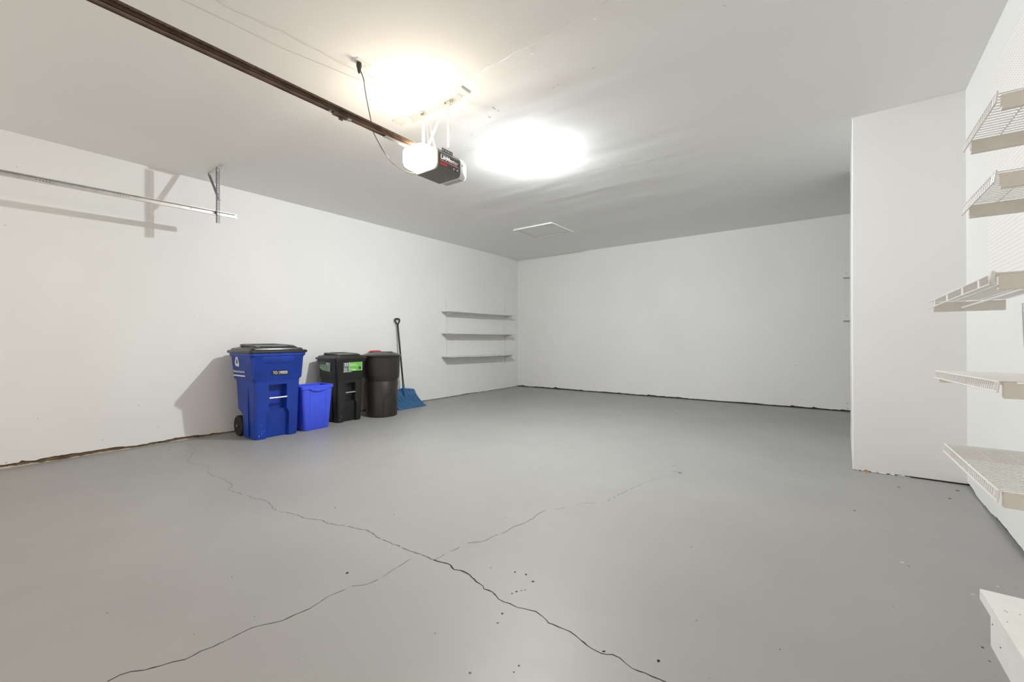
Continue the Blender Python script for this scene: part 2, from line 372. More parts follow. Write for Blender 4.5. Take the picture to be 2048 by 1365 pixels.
# ------------------------------------------------------------------ walls: drywall stopping a little above the floor, sill board behind it
def wall(name, a, b, n, seed, gap=(.018, .036), paint='wall', sill='sill_shade', label=None, back=.14, edge=False, gapfun=None, step=.022, z1=H, marks=()):
    a, b, n = Vector((*a, 0)), Vector((*b, 0)), Vector((*n, 0)).normalized()
    rr = random.Random(seed); L = (b-a).length; t = (b-a).normalized(); k = int(L/step); bm = bmesh.new()
    cur = rr.uniform(*gap); tgt = cur; front = []; bot = []
    TH = .016
    for i in range(k+1):
        if rr.random() < .07: tgt = rr.uniform(*gap)
        cur = cur*.6 + tgt*.4 + rr.uniform(-.0028, .0028)
        if rr.random() < .035: cur += rr.uniform(.004, .018)
        s = L*i/k; g = max(.004, cur * (gapfun(s/L) if gapfun else 1))
        p = a + t*s
        front.append((bm.verts.new(p + Vector((0, 0, g))), bm.verts.new(p + Vector((0, 0, z1)))))
        bot.append(bm.verts.new(p - n*TH + Vector((0, 0, g + .002))))
    for i in range(k):
        bm.faces.new([front[i][0], front[i+1][0], front[i+1][1], front[i][1]])
        bm.faces.new([bot[i], bot[i+1], front[i+1][0], front[i][0]]).material_index = 3
    # sill board and the wall body
    R = Matrix((t, -n, Vector((0, 0, 1)))).transposed().to_4x4(); R.translation = a
    box(bm, (0, TH, 0), (L, back, z1), 1, R)
    if edge:      # ragged edge of old floor paint and concrete along the foot
        h = .010; ed = []
        for i in range(k*2+1):
            h = min(.017, max(.001, h + rr.uniform(-.0045, .0045))); q = i/(k*2)
            hh = h * (1.1 - .8*min(1, max(0, (q-.20)/.20)))
            ed.append((bm.verts.new(R @ Vector((L*q, .004, 0))), bm.verts.new(R @ Vector((L*q, .010, max(.0008, hh)))), bm.verts.new(R @ Vector((L*q, TH, max(.0008, hh))))))
        for A, B in zip(ed, ed[1:]):
            bm.faces.new([A[0], B[0], B[1], A[1]]).material_index = 2; bm.faces.new([A[1], B[1], B[2], A[2]]).material_index = 2
    for (px, py, r) in marks:      # small nail holes and scuffs
        ax = 0 if abs(n.x) > .9 else 1
        q = unproject(px, py, ax, a[ax]) + n*.0006
        bm.faces.new([bm.verts.new(q + t*(r*math.cos(v*1.05)*rr.uniform(.6, 1.3)) + Vector((0, 0, r*.8*math.sin(v*1.05)))) for v in range(6)]).material_index = 4
    return struct(link(name, bm, [M[paint], M[sill], M['tan'], M[paint], M['vent']]), label)
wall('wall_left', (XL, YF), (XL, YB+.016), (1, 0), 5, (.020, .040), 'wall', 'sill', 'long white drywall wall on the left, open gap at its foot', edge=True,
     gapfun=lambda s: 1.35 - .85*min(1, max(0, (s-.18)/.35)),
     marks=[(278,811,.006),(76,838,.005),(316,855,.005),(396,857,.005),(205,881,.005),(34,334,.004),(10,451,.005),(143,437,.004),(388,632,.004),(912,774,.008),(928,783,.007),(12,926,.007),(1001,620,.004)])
wall('wall_back', (XL-.016, YB), (1.1, YB), (0, -1), 11, (.018, .030), 'wall', 'sill_shade', 'white back wall', marks=[(1587,707,.006),(1591,731,.008),(1585,760,.006),(1602,766,.007),(1603,799,.007),(1695,807,.010),(1695,818,.008),(1257,765,.007),(1397,765,.005),(1049,774,.010)])
wall('wall_right', (xr(YF), YF), (xr(YB), YB), (-1, .04), 21, (.006, .034), 'wall_r', 'sill_shade', 'white right wall behind the wire shelves')
# partition stub: front face, narrow side face with a slightly wavy corner bead, solid core
bm = bmesh.new(); rr = random.Random(8)
rows = []
nz = 46
for j in range(nz+1):
    z = .004 + (H-.004)*j/nz
    zz = z/H
    w = -.004*math.exp(-((zz-.5)/.30)**4) + rr.uniform(-.0012, .0012) - .004*math.exp(-((zz-.02)/.02)**2)
    x0 = XPC + .006*zz + w
    # base of the front face: raised where the paint has peeled
    rows.append([Vector((.45, 6.452, z)), Vector((x0+.052, 6.45, z)), Vector((x0+.002, 4.915, z)), Vector((x0, 4.905, z)), Vector((x0+.006, YP, z)), Vector((x0+.03, YP, z)), Vector((.60, YP+.002, z+.008*(1-zz))), Vector((1.12, YP, z+.011*(1-zz)))])
V = [[bm.verts.new(p) for p in r] for r in rows]
for A, B in zip(V, V[1:]):
    for k in range(len(A)-1): bm.faces.new([A[k], A[k+1], B[k+1], B[k]])
box(bm, (.330, 4.915, 0), (1.12, 6.445, H), 1)
for k in range(12):      # peeling flakes along the foot
    x = .25 + k*.030 + rr.uniform(-.01, .01); h = rr.uniform(.008, .03)*(1 if k < 6 else .6)
    vs = [bm.verts.new((x, YP-.002, .003)), bm.verts.new((x+rr.uniform(.02, .045), YP-.010, .004)), bm.verts.new((x+rr.uniform(.01, .04), YP-.004, h)), bm.verts.new((x-.004, YP-.002, h*.7))]
    bm.faces.new(vs).material_index = 0
for x0, x1, z1, mi in [(.285, .335, .020, 3), (.262, .287, .012, 2), (.333, .345, .010, 2)]:
    vs = [bm.verts.new((x0, YP-.0125, .001)), bm.verts.new((x1, YP-.0125, .001)), bm.verts.new((x1-.012, YP-.011, z1*.8)), bm.verts.new(((x0+x1)/2, YP-.011, z1))]
    bm.faces.new(vs).material_index = mi
struct(link('wall_partition', bm, [M['wall_r'], M['sill_shade'], M['crack'], M['orange']]), 'white stub wall standing out on the right')

# ------------------------------------------------------------------ ceiling with a few nail pops
bm = bmesh.new(); box(bm, (XL-.2, YF-.3, H), (1.6, YB+.2, H+.12))
for (px, py) in [(1191,37),(1065,106),(946,270),(926,292),(981,236),(1315,240),(1240,330),(1217,382),(1165,390),(795,296),(470,300),(1500,285),(1400,208),(250,350),(690,330),(560,95),(900,430)]:
    p = unproject(px, py, 2, H)
    if p.y > YB: continue
    n = 10; r = .011
    R0 = [bm.verts.new((p.x+r*math.cos(2*math.pi*k/n), p.y+r*math.sin(2*math.pi*k/n), H)) for k in range(n)]
    R1 = [bm.verts.new((p.x+.6*r*math.cos(2*math.pi*k/n), p.y+.6*r*math.sin(2*math.pi*k/n), H-.0012)) for k in range(n)]
    for k in range(n): bm.faces.new([R0[k], R0[(k+1) % n], R1[(k+1) % n], R1[k]])
    bm.faces.new(R1)
def ceil_mark(px0, py0, px1, py1, w=.0015):
    a, b = unproject(px0, py0, 2, H), unproject(px1, py1, 2, H)
    ribbon(bm, refine([a, b], .02, .004, rnd), lambda t: w, H-.0004, 1, rnd, .45)
ceil_mark(1102, 178, 1135, 160); ceil_mark(1168, 145, 1190, 134); ceil_mark(985, 214, 998, 223, .003); ceil_mark(1430, 1, 1452, 12, .001)
struct(link('ceiling', bm, [M['ceil'], M['stain']]), 'pale uneven drywall ceiling')

# ------------------------------------------------------------------ attic hatch
HX0, HX1, HY0, HY1 = -4.505, -3.69, 6.17, 6.95
t = thing('attic_hatch', 'square white framed attic hatch set in the ceiling near the back corner', 'hatch', ((HX0+HX1)/2, (HY0+HY1)/2, H))
a, b = (HX1-HX0)/2, (HY1-HY0)/2; fw, ft = .055, .022
bm = bmesh.new()
box(bm, (-a, -b, -ft), (a, -b+fw, 0)); box(bm, (-a, b-fw, -ft), (a, b, 0)); box(bm, (-a, -b+fw, -ft), (-a+fw, b-fw, 0)); box(bm, (a-fw, -b+fw, -ft), (a, b-fw, 0))
link('frame', bm, M['white'], t, bevel=.002)
bm = bmesh.new(); box(bm, (-a+fw+.004, -b+fw+.004, -.008), (a-fw-.004, b-fw-.012, -.001)); link('panel', bm, M['hatch'], t)

# ------------------------------------------------------------------ ceiling lamp (small round globe flush on the ceiling)
LX, LY = -2.53, 3.78
t = thing('ceiling_lamp', 'small round white lamp glowing on the ceiling behind the garage door opener', 'lamp', (LX, LY, H))
bm = bmesh.new(); lathe(bm, [(.044, 0), (.044, -.006), (.042, -.007)], 28); link('lamp_holder', bm, M['whitep'], t, smooth=True)
bm = bmesh.new(); lathe(bm, [(.040, -.0075), (.043, -.022), (.038, -.037), (.025, -.047), (.004, -.051)], 28); link('bulb', bm, M['bulb'], t, smooth=True)

# ------------------------------------------------------------------ garage door opener: motor, lenses, rail, chain
RX, RZ = -2.625, 2.750
t = thing('garage_door_opener', 'dark grey ceiling garage door opener with a glowing lens and a long brown chain rail', 'garage door opener', (RX, 2.40, 2.60))
OX, OY, OZ = RX, 2.40, 2.60
def L(x, y, z): return (x-OX, y-OY, z-OZ)
X0, X1, Y0, Y1, Z0, Z1 = -2.765, -2.500, 2.395, 2.655, 2.590, 2.762
bm = bmesh.new()
prof = [(X0, Z0+.012), (X0+.012, Z0), (X1-.012, Z0), (X1, Z0+.020), (X1, Z1-.030), (X1-.022, Z1), (X0+.022, Z1), (X0, Z1-.030)]
loft(bm, [[Vector(L(x, Y0, z)) for x, z in prof], [Vector(L(x, Y1, z)) for x, z in prof]])
link('motor_housing', bm, M['house'], t, bevel=.003)
bm = bmesh.new(); box(bm, L(X1, Y0+.012, Z0+.024), L(X1+.0012, Y1-.008, Z1-.045)); lab = link('label_panel', bm, M['house2'], t)
def ontext(body, y, z, size, width, m, bold=.0, par=lab):
    text_mesh('lettering', body, size, width, m, par, facing('+x', L(X1+.0014, y, z)), bold=bold)
ym = (Y0+Y1)/2
ontext('LiftMaster', ym+.002, Z1-.068, .034, .205, M['print'], .02)
ontext('CHAMBERLAIN', ym-.055, Z1-.047, .007, .085, M['print'])
bm = bmesh.new(); box(bm, L(X1+.0012, Y0+.022, Z1-.102), L(X1+.0018, Y1-.020, Z1-.092)); st = link('red_stripe', bm, M['redtx'], lab)
ontext('PROFESSIONAL', ym, Z1-.097, .006, .20, M['print'])
bm = bmesh.new(); box(bm, L(X1+.0012, Y0+.020, Z1-.132), L(X1+.0018, Y0+.100, Z1-.112)); link('red_block', bm, M['redtx'], lab)
for yy in (Y1-.078, Y1-.035):
    bm = bmesh.new(); lathe(bm, [(.009, 0), (.009, .003), (.006, .004)], 14, axis='x', c=L(X1+.001, yy, Z1-.128)); link('indicator_ring', bm, M['print'], lab, smooth=True)
    bm = bmesh.new(); lathe(bm, [(.005, .003), (.005, .006)], 12, axis='x', c=L(X1+.001, yy, Z1-.130)); link('button', bm, M['cord'], lab)
# front lens, lit
bm = bmesh.new()
def lensring(y, s, dz): 
    cx, cz = (X0+X1)/2, (Z0+Z1)/2; hw, hh = (X1-X0)/2*s, (Z1-Z0)/2*s; r = .045*s
    out = []
    for (sx, sz, a0) in [(1, 1, 0), (-1, 1, 90), (-1, -1, 180), (1, -1, 270)]:
        for q in range(6):
            an = math.radians(a0 + q*18); out.append(Vector(L(cx + sx*(hw-r) + r*math.cos(an), y, cz + dz + sz*(hh-r) + r*math.sin(an))))
    return out
loft(bm, [lensring(Y0-.012, .97, 0), lensring(Y0-.10, .95, 0), lensring(Y0-.145, .88, .002), lensring(Y0-.172, .70, .004), lensring(Y0-.180, .40, .004)], cap0=True)
link('light_lens', bm, M['lens'], t, smooth=True)
bm = bmesh.new(); loft(bm, [lensring(Y0-.014, 1.015, 0), lensring(Y0, 1.015, 0)]); 
link('lens_frame', bm, M['cream'], t)
# rear cover, unlit, with vent slots
bm = bmesh.new()
def rr_(y, s, dz=0, ex=0): return [v + Vector((0, 0, dz)) for v in lensring(y, s, 0)]
loft(bm, [rr_(Y1, 1.03), rr_(Y1+.035, 1.03), rr_(Y1+.075, .97, -.002), rr_(Y1+.105, .80, -.004), rr_(Y1+.118, .50, -.006)])
rc = link('rear_cover', bm, M['whitep'], t, smooth=True)
bm = bmesh.new()
for k in range(9):
    x = X0+.045+k*.022; box(bm, L(x, Y1+.012, Z0-.0042), L(x+.008, Y1+.062, Z0-.0020))
link('vent_slots', bm, M['vent'], rc)
bm = bmesh.new(); lathe(bm, [(.009, 0), (.009, .004), (.004, .005)], 14, axis='x', c=L(X1+.003, Y1+.03, Z1-.06)); link('screw', bm, M['galv'], rc)
# dark perforated mounting tabs on both sides of the housing top
for sx in (X1-.012, X0+.012):
    bm = bmesh.new(); m = Matrix.Translation(L(sx, Y0+.055, Z1-.012)) @ Matrix(((0, 0, 1), (1, 0, 0), (0, 1, 0))).to_4x4()
    perf_strip(bm, .125, .030, m, pitch=.031, hole=.006); link('mounting_tab', bm, M['perf_dark'], t, solid=.003)
# rail: inverted T bar with the chain loop running over it
YE = -1.5
bm = bmesh.new()
box(bm, L(RX-.020, YE, RZ-.022), L(RX+.020, Y0+.10, RZ-.018)); box(bm, L(RX-.003, YE, RZ-.018), L(RX+.003, Y0+.10, RZ+.024))
box(bm, L(RX-.014, YE, RZ+.020), L(RX+.014, Y0+.10, RZ+.024))
box(bm, L(RX-.020, YE, RZ-.026), L(RX-.017, Y0+.10, RZ-.018)); box(bm, L(RX+.017, YE, RZ-.026), L(RX+.020, Y0+.10, RZ-.018))
link('rail', bm, M['rail'], t)
for sx in (-.017, .019):
    bm = bmesh.new(); y = -0.9; k = 0
    while y < Y0+.02:
        h = .0065 if k % 2 else .0048
        box(bm, L(RX+sx-.004, y, RZ+.010-h), L(RX+sx+.004, y+.0130, RZ+.010+h))
        y += .0127; k += 1
    link('chain', bm, M['chain'], t)
bm = bmesh.new(); lathe(bm, [(.022, -.010), (.026, -.004), (.026, .004), (.022, .010)], 20, c=L(RX, Y0+.03, RZ+.034)); link('sprocket_cover', bm, M['house'], t, smooth=True)
# trolley with bright plate hanging under the rail
tr = bmesh.new(); box(tr, L(RX-.016, 1.56, RZ-.040), L(RX+.016, 1.66, RZ-.026)); box(tr, L(RX-.004, 1.60, RZ-.060), L(RX+.004, 1.63, RZ-.040)); link('trolley', tr, M['rail'], t, bevel=.002)
bm = bmesh.new(); box(bm, L(RX-.014, 1.655, RZ-.037), L(RX+.014, 1.69, RZ-.0262)); link('trolley_plate', bm, M['galv'], t, bevel=.001)
bm = bmesh.new(); box(bm, L(RX-.010, 1.53, RZ-.034), L(RX+.010, 1.545, RZ-.0262)); link('trolley_clip', bm, M['galv'], t, bevel=.001)
bm = bmesh.new()
box(bm, L(RX-.016, 1.97, RZ-.034), L(RX+.016, Y0-.01, RZ-.0262)); box(bm, L(RX-.004, 2.16, RZ-.052), L(RX+.004, 2.185, RZ-.034)); link('lit_rail_strip', bm, M['galv'], t, bevel=.001)  # bright strip added to stand for the rail's lens-lit underside

# ------------------------------------------------------------------ plank and perforated hanging frame carrying the motor
bm = bmesh.new(); box(bm, (-3.12, 2.425, H-.019), (-2.265, 2.530, H)); 
tag(link('mounting_plank', bm, M['white'], bevel=.002), 'narrow white painted plank fixed flat to the ceiling above the opener', 'plank')
t = thing('opener_hanging_frame', 'white perforated steel frame hanging the door opener from its ceiling plank', 'bracket', (RX, 2.48, H-.019))
P = lambda x, y, z: (x-RX, y-2.48, z-(H-.019))
perf_angle('ceiling_angle', P(-2.94, 2.50, H-.022), P(-2.335, 2.50, H-.022), (0, -1, 0), M['perf_white'], t, W=.036)
perf_angle('hanger', P(-2.775, 2.470, H-.045), P(-2.775, 2.470, 2.770), (0, 1, 0), M['perf_white'], t, W=.034)
perf_angle('hanger', P(-2.470, 2.470, H-.045), P(-2.470, 2.470, 2.770), (0, 1, 0), M['perf_white'], t, W=.026)
perf_flat('diagonal_brace', P(-2.495, 2.462, H-.07), P(-2.715, 2.462, 2.80), (1, 0, 0), M['perf_white'], t, W=.030)
for x, z in ((-2.765, H-.052), (-2.745, H-.058), (-2.478, H-.052)):
    bm = bmesh.new(); lathe(bm, [(.008, 0), (.008, -.006), (.004, -.009)], 8, axis='y', c=P(x, 2.459, z)); link('bolt', bm, M['perf_dark'], t)

# ------------------------------------------------------------------ outlet on the ceiling, plug and black cord
pp = unproject(723, 127, 2, H)
t = thing('ceiling_outlet', 'white outlet plate on the ceiling with the opener cord plugged in', 'outlet', (pp.x, pp.y, H), math.radians(4))
bm = bmesh.new(); box(bm, (-.038, -.060, -.006), (.038, .060, 0)); link('cover_plate', bm, M['whitep'], t, bevel=.0015)
bm = bmesh.new()
for s in (-.006, .006): box(bm, (s-.001, .018, -.0066), (s+.001, .028, -.006))
lathe(bm, [(.0025, -.006), (.0025, -.0066)], 8, c=(0, .036, 0)); link('socket', bm, M['cord'], t)
pts_px = [(727, 158, 3.135), (731, 185, 3.08), (736, 212, 3.00), (742, 241, 2.93), (746, 262, 2.88), (757, 285, 2.80), (770, 307, 2.73), (778, 318, 2.70), (790, 330, 2.672), (805, 340, 2.655), (822, 346, 2.645)]
Yc = lambda i: 1.82 + (2.36-1.82) * (i/10)**.9
cp = []
for i, (px, py, z) in enumerate(pts_px):
    q = unproject(px, py, 1, Yc(i)); cp.append(q)
top = Vector((pp.x, pp.y-.02, H-.040))
t = thing('power_cord', 'thin black power cord looping from the ceiling outlet down to the opener', 'cord', top)
ctrl = [top] + cp + [Vector((X0+.02, 2.40, Z0+.02))]
def smoothpts(c, n=6):
    out = []
    for i in range(len(c)-1):
        p0, p1, p2, p3 = c[max(i-1, 0)], c[i], c[i+1], c[min(i+2, len(c)-1)]
        for k in range(n):
            u = k/n; out.append(.5*((2*p1) + (p2-p0)*u + (2*p0-5*p1+4*p2-p3)*u*u + (3*p1-p0-3*p2+p3)*u**3))
    out.append(c[-1]); return out
bm = bmesh.new(); tube(bm, [p-top for p in smoothpts(ctrl)], .0038, 8); link('cable', bm, M['cord'], t, smooth=True)
bm = bmesh.new(); lathe(bm, [(.017, .033), (.019, .012), (.012, -.018), (.007, -.040)], 14); link('plug', bm, M['cord'], t, smooth=True)

# ------------------------------------------------------------------ thin white signal wires stapled along the ceiling
def wire(name, px, label, sag=.0, r=.0018, extra=None, drop=.003):
    c = [unproject(x, y, 2, H-drop) for x, y in px]; out = []
    for a, b in zip(c, c[1:]):
        n = 8
        for k in range(n):
            u = k/n; p = a.lerp(b, u); p.z -= sag*4*u*(1-u); out.append(p)
    out.append(c[-1])
    if extra: out += smoothpts([out[-1]] + [Vector(e) for e in extra], 6)[1:]
    bm = bmesh.new(); o = out[0].copy(); tube(bm, [p-o for p in out], r, 6)
    ob = link(name, bm, M['wirew'], smooth=True); ob.location = o
    return tag(ob, label, 'wire')
wire('signal_wire', [(363,0),(448,40),(560,95),(642,128),(702,153),(760,175),(806,192),(860,226)], 'thin white wire along the ceiling left of the outlet', .0)
wire('signal_wire', [(430,0),(500,35),(563,62),(640,103),(706,138),(740,153),(800,186),(830,205),(856,222),(868,232)], 'thin white wire crossing the ceiling past the outlet to the opener frame', .008, extra=[(-2.70, 2.47, 3.05), (-2.68, 2.45, 2.90), (-2.66, 2.46, 2.78)])
wire('signal_wire', [(1225,-10),(1150,38),(1095,68),(1030,102),(975,132),(930,157),(880,182),(866,195)], 'white wire sagging between staples from the opener towards the upper right', .018, extra=[(-2.66, 2.44, 3.08), (-2.60, 2.42, 2.93), (-2.56, 2.43, 2.77)])
wire('signal_wire', [(975,132),(950,153),(920,168),(895,178),(880,190)], 'short white wire branch drooping beside the plank end', .01, extra=[(-2.58, 2.46, 3.10), (-2.63, 2.44, 2.98), (-2.60, 2.45, 2.79)])

# ------------------------------------------------------------------ left door track and its hanger
TX = -5.51
t = thing('door_track', 'long galvanised overhead door track running along the left wall', 'door track', (TX, 2.058, 2.618))
def tz(y): return 2.618 - .0195*(2.058-y)
bm = bmesh.new()
ys = [2.058, .3, YF+.2]; hh = .046
prof = [(-.010, 0), (.022, 0), (.022, .006), (.019, .006), (.019, .003), (-.007, .003), (-.007, hh-.003), (.019, hh-.003), (.019, hh-.006), (.022, hh-.006), (.022, hh), (-.010, hh)]
loft(bm, [[Vector((x, y-2.058, tz(y)-2.618+z)) for x, z in prof] for y in ys])
link('channel', bm, M['galv'], t)
for (yy, n) in ((.50, 5), (1.05, 4), (1.62, 1), (1.98, 1)):
    bm = bmesh.new()
    for k in range(n): lathe(bm, [(.004, 0), (.004, .0012)], 8, axis='x', c=(-.0068, yy-2.058+k*.020, tz(yy)-2.618+.022))
    link('punched_hole', bm, M['screw'], t)
t = thing('track_hanger', 'dark perforated steel hanger holding the left door track from the ceiling', 'hanger', (TX, 1.878, H))
perf_angle('ceiling_strap', (-.345, .012, -.004), (.075, .012, -.004), (0, 0, -1), M['perf_white'], t, W=.022)
perf_angle('upright', (.002, -.028, -.035), (.002, -.028, 2.526-H), (0, 1, 0), M['perf_dark'], t, W=.040, pitch=.028, hole=.0068)
perf_angle('diagonal_brace', (-.315, -.004, -.030), (-.012, -.004, -.395), (0, 1, 0), M['perf_dark'], t, W=.028, pitch=.026, hole=.006)
for z in (-.06, -.55):
    bm = bmesh.new(); lathe(bm, [(.008, 0), (.008, .006)], 8, axis='x', c=(.004, -.010, z)); link('bolt', bm, M['galv'], t)

# ------------------------------------------------------------------ three-tier wall shelving on the left wall
YS0, YS1 = 5.99, 8.22; YA, YBk = 6.13, 8.11
for y, nm in ((YA, 'slotted white shelf upright near the left ends of the wall shelves'), (YBk, 'slotted white shelf upright near the room corner')):
    z0, z1 = (.646, 2.036) if y == YA else (.60, 2.03)
    bm = bmesh.new(); box(bm, (XL, y-.008, z0), (XL+.010, y+.008, z1)); k = z0+.03
    while k < z1-.02:
        for s in (-.004, .002): box(bm, (XL+.010, y+s, k), (XL+.0106, y+s+.002, k+.012), 1)
        k += .032
    bm2 = bm; tag(link('shelf_upright', bm2, [M['ledge'], M['slot']]), nm, 'shelf upright', )
for z0, z1, nm in ((1.762, 1.765, 'topmost of the three narrow white wall shelves by the corner'), (1.318, 1.312, 'middle one of the three narrow white wall shelves'), (.848, .818, 'lowest of the three narrow white wall shelves, chipped front edge')):
    t = thing('wall_shelf', nm, 'shelf', (XL+.012, YS0, z0), 0, 'narrow wall shelves')
    D = .232; W = YS1-YS0
    bm = bmesh.new()
    pr = [(0, -.009), (D, -.009), (D, .009), (0, .009)]
    secs = []
    for q in range(9):
        u = q/8; secs.append([Vector((x, u*W, z + u*(z1-z0) - .006*math.sin(math.pi*u))) for x, z in pr])
    loft(bm, secs); link('shelf_board', bm, M['ledge'], t, bevel=.0015)
    for y in (YA, YBk):
        u = (y-YS0)/W; zc = u*(z1-z0) - .010 - .006*math.sin(math.pi*u)
        bm = bmesh.new()
        pf = [(-.002, 0), (D+.004, 0), (D+.010, .008), (D+.013, .008), (D+.010, -.010), (D*.6, -.030), (.02, -.066), (-.002, -.072)]
        loft(bm, [[Vector((x, y-YS0-.005, zc+z)) for x, z in pf], [Vector((x, y-YS0+.005, zc+z)) for x, z in pf]])
        link('bracket', bm, M['ledge'], t)
    if z0 < 1:
        for y in (6.45, 7.55):
            bm = bmesh.new(); u = (y-YS0)/W; box(bm, (D-.0005, y-YS0, u*(z1-z0)-.012), (D+.001, y-YS0+.03, u*(z1-z0)-.001)); link('chipped_spot', bm, M['vent'], t)

# small white plates on the back wall, half hidden by the partition
for z0, z1, nm in ((2.165, 2.275, 'upper white cleat on the back wall, mostly hidden by the stub wall'), (1.47, 1.60, 'lower white cleat on the back wall, mostly hidden by the stub wall')):
    t = thing('wall_cleat', nm, 'cleat', (.28, YB, z0))
    bm = bmesh.new(); box(bm, (0, -.022, 0), (.45, 0, z1-z0)); link('cleat_board', bm, M['wall'], t, bevel=.002)
    bm = bmesh.new(); lathe(bm, [(.007, 0), (.007, -.003)], 8, axis='y', c=(.042, -.022, (z1-z0)*.6)); link('screw', bm, M['vent'], t)
    bm = bmesh.new(); box(bm, (.002, -.020, -.014), (.45, 0, 0)); link('under_shadow', bm, M['vent'], t)  # grey strip stands in for the shadow below the cleat

# loose white patch panel and small scuffs on the back wall
q = unproject(1553, 780, 1, YB)
bm = bmesh.new(); box(bm, (q.x-.70, YB-.003, .035), (q.x, YB, .52)); tag(link('drywall_patch', bm, M['wall']), 'thin white repair panel low on the back wall', 'panel')

# ------------------------------------------------------------------ wheeled bins
def rring(z, xf, xb, hw, r, nw=0., nd=0., n=5):
    o = [Vector((xf, -hw+r, z))]
    if nw: 
        o += [Vector((xf, -nw-.006, z)), Vector((xf-nd, -nw+.006, z)), Vector((xf-nd, nw-.006, z)), Vector((xf, nw+.006, z))]
    o.append(Vector((xf, hw-r, z)))
    for cx, cy, a0 in ((xf-r, hw-r, 0), (xb+r, hw-r, 90), (xb+r, -hw+r, 180), (xf-r, -hw+r, 270)):
        for k in range(n+1):
            a = math.radians(a0 + 90*k/n)
            p = Vector((cx + r*math.cos(a), cy + r*math.sin(a), z))
            if (p - o[-1]).length > 1e-5 and (p - o[0]).length > 1e-5: o.append(p)
    return o
def wheel_bin(t, sx, sy, sz, body, lid, scuffs=0, grab=True):
    S = lambda r: [Vector((v.x*sx, v.y*sy, v.z*sz)) for v in r]
    R = [(.000, .268, -.070, .245, .035, .13, .050), (.022, .276, -.082, .255, .045, .13, .050), (.27, .288, -.085, .262, .045, .13, .048), (.30, .289, -.10, .263, .045, .13, .046),
         (.345, .291, -.205, .264, .045, .10, .045), (.352, .291, -.21, .264, .045, .10, .10), (.640, .300, -.225, .272, .045, .10, .10), (.652, .301, -.226, .272, .045, .10, .004),
         (.690, .303, -.228, .274, .045, .10, .002), (.706, .305, -.23, .276, .045, .10, .0005), (.730, .320, -.245, .296, .045, .10, .0005), (.99, .334, -.275, .314, .045, .10, .0005), (1.012, .352, -.29, .330, .040, .10, .0005), (1.040, .352, -.29, .330, .040, .10, .0005)]
    bm = bmesh.new(); loft(bm, [S(rring(*r)) for r in R])
    # overhanging grab lip under the rim
    q = [(.905, .326), (.935, .348), (1.0, .345), (1.0, .31), (.905, .31)]
    lip = []
    for y, k in ((-.20, .0), (-.165, 1), (.165, 1), (.20, .0)):
        lip.append([Vector(((x if k else x-.016)*sx, y*sy, (z + (0 if k else .02 if z < .95 else 0))*sz)) for z, x in q])
    if grab: loft(bm, lip)
    # raised shoulders beside the central panel, and side ribs
    for sg in (-1, 1):
        box(bm, (.10*sx, (sg*.268-.006)*sy, .03*sz), (.13*sx, (sg*.268+.006)*sy, .62*sz))
    rs = random.Random(4)
    for k in range(scuffs):
        y = rs.choice([rs.uniform(-.24, -.15), rs.uniform(-.24, -.15), rs.uniform(.15, .24)]); z = rs.uniform(.02, .28); q = rs.uniform(.001, .0035)
        xx = .2895 if abs(y) < .21 else .2845
        box(bm, ((xx-.004)*sx, y*sy, z), ((xx+.0004+z*.001)*sx, y*sy+q*1.5, z+q), 1)
    bo = link('bin_body', bm, [body, M['ledge']], t, smooth=True)
    # lid
    bm = bmesh.new()
    Lr = [(1.040, .355, -.31, .335, .03), (1.046, .366, -.32, .345, .03), (1.074, .362, -.318, .341, .03), (1.078, .325, -.30, .315, .04), (1.100, .318, -.29, .300, .04), (1.104, .29, -.27, .270, .05), (1.128, .20, -.22, .215, .06), (1.134, .12, -.18, .17, .06)]
    loft(bm, [S(rring(*r)) for r in Lr]); 
    for sg in (-1, 1):      # raised ridges on the lid
        pf = [(-.20, 1.125), (.18, 1.112), (.285, 1.098), (.29, 1.112), (.20, 1.135), (-.18, 1.148)]
        loft(bm, [[Vector((x*sx, (sg*.205-.032)*sy, z*sz)) for x, z in pf], [Vector((x*sx, (sg*.205+.032)*sy, z*sz)) for x, z in pf]])
    pf = [(.10, 1.118), (.285, 1.098), (.295, 1.120), (.27, 1.126), (.12, 1.140)]
    box(bm, (-.24*sx, -.2*sy, 1.10*sz), (-.17*sx, .2*sy, 1.150*sz))
    box(bm, (.262*sx, -.2*sy, 1.098*sz), (.292*sx, .2*sy, 1.122*sz))
    lo = link('lid', bm, lid, t, smooth=True, bevel=.004)
    bm = bmesh.new(); loft(bm, [S(rring(1.134, .11, -.15, .155, .05)), S(rring(1.138, .10, -.14, .145, .05))]); link('lid_dish', bm, M['house'], lo, smooth=True)
    # steel catch bar, wheels, axle, rear handle
    bm = bmesh.new(); tube(bm, [(.296*sx, -.104*sy, .49*sz), (.296*sx, .104*sy, .49*sz)], .011*sz, 12); link('catch_bar', bm, M['bar'], t, smooth=True)
    for sg in (-1, 1):
        r = .128*sz; bm = bmesh.new(); n = 72; rings = []
        for y, k in ((-.024, .93), (-.020, 1), (.020, 1), (.024, .93)):
            rings.append([Vector((math.cos(2*math.pi*i/n)*r*k*(.955 if (i//2) % 2 and k == 1 else 1), y, math.sin(2*math.pi*i/n)*r*k*(.955 if (i//2) % 2 and k == 1 else 1))) for i in range(n)])
        loft(bm, rings); 
        w = link('wheel', bm, M['rubber'], t); w.location = (-.155*sx - .03, sg*(.245*sy-.004), r)
        bm = bmesh.new(); lathe(bm, [(.035*sz, -sg*0), (.030*sz, sg*.030), (.012, sg*.034)], 16, axis='y'); hb = link('hub', bm, M['blk'], w, smooth=True)
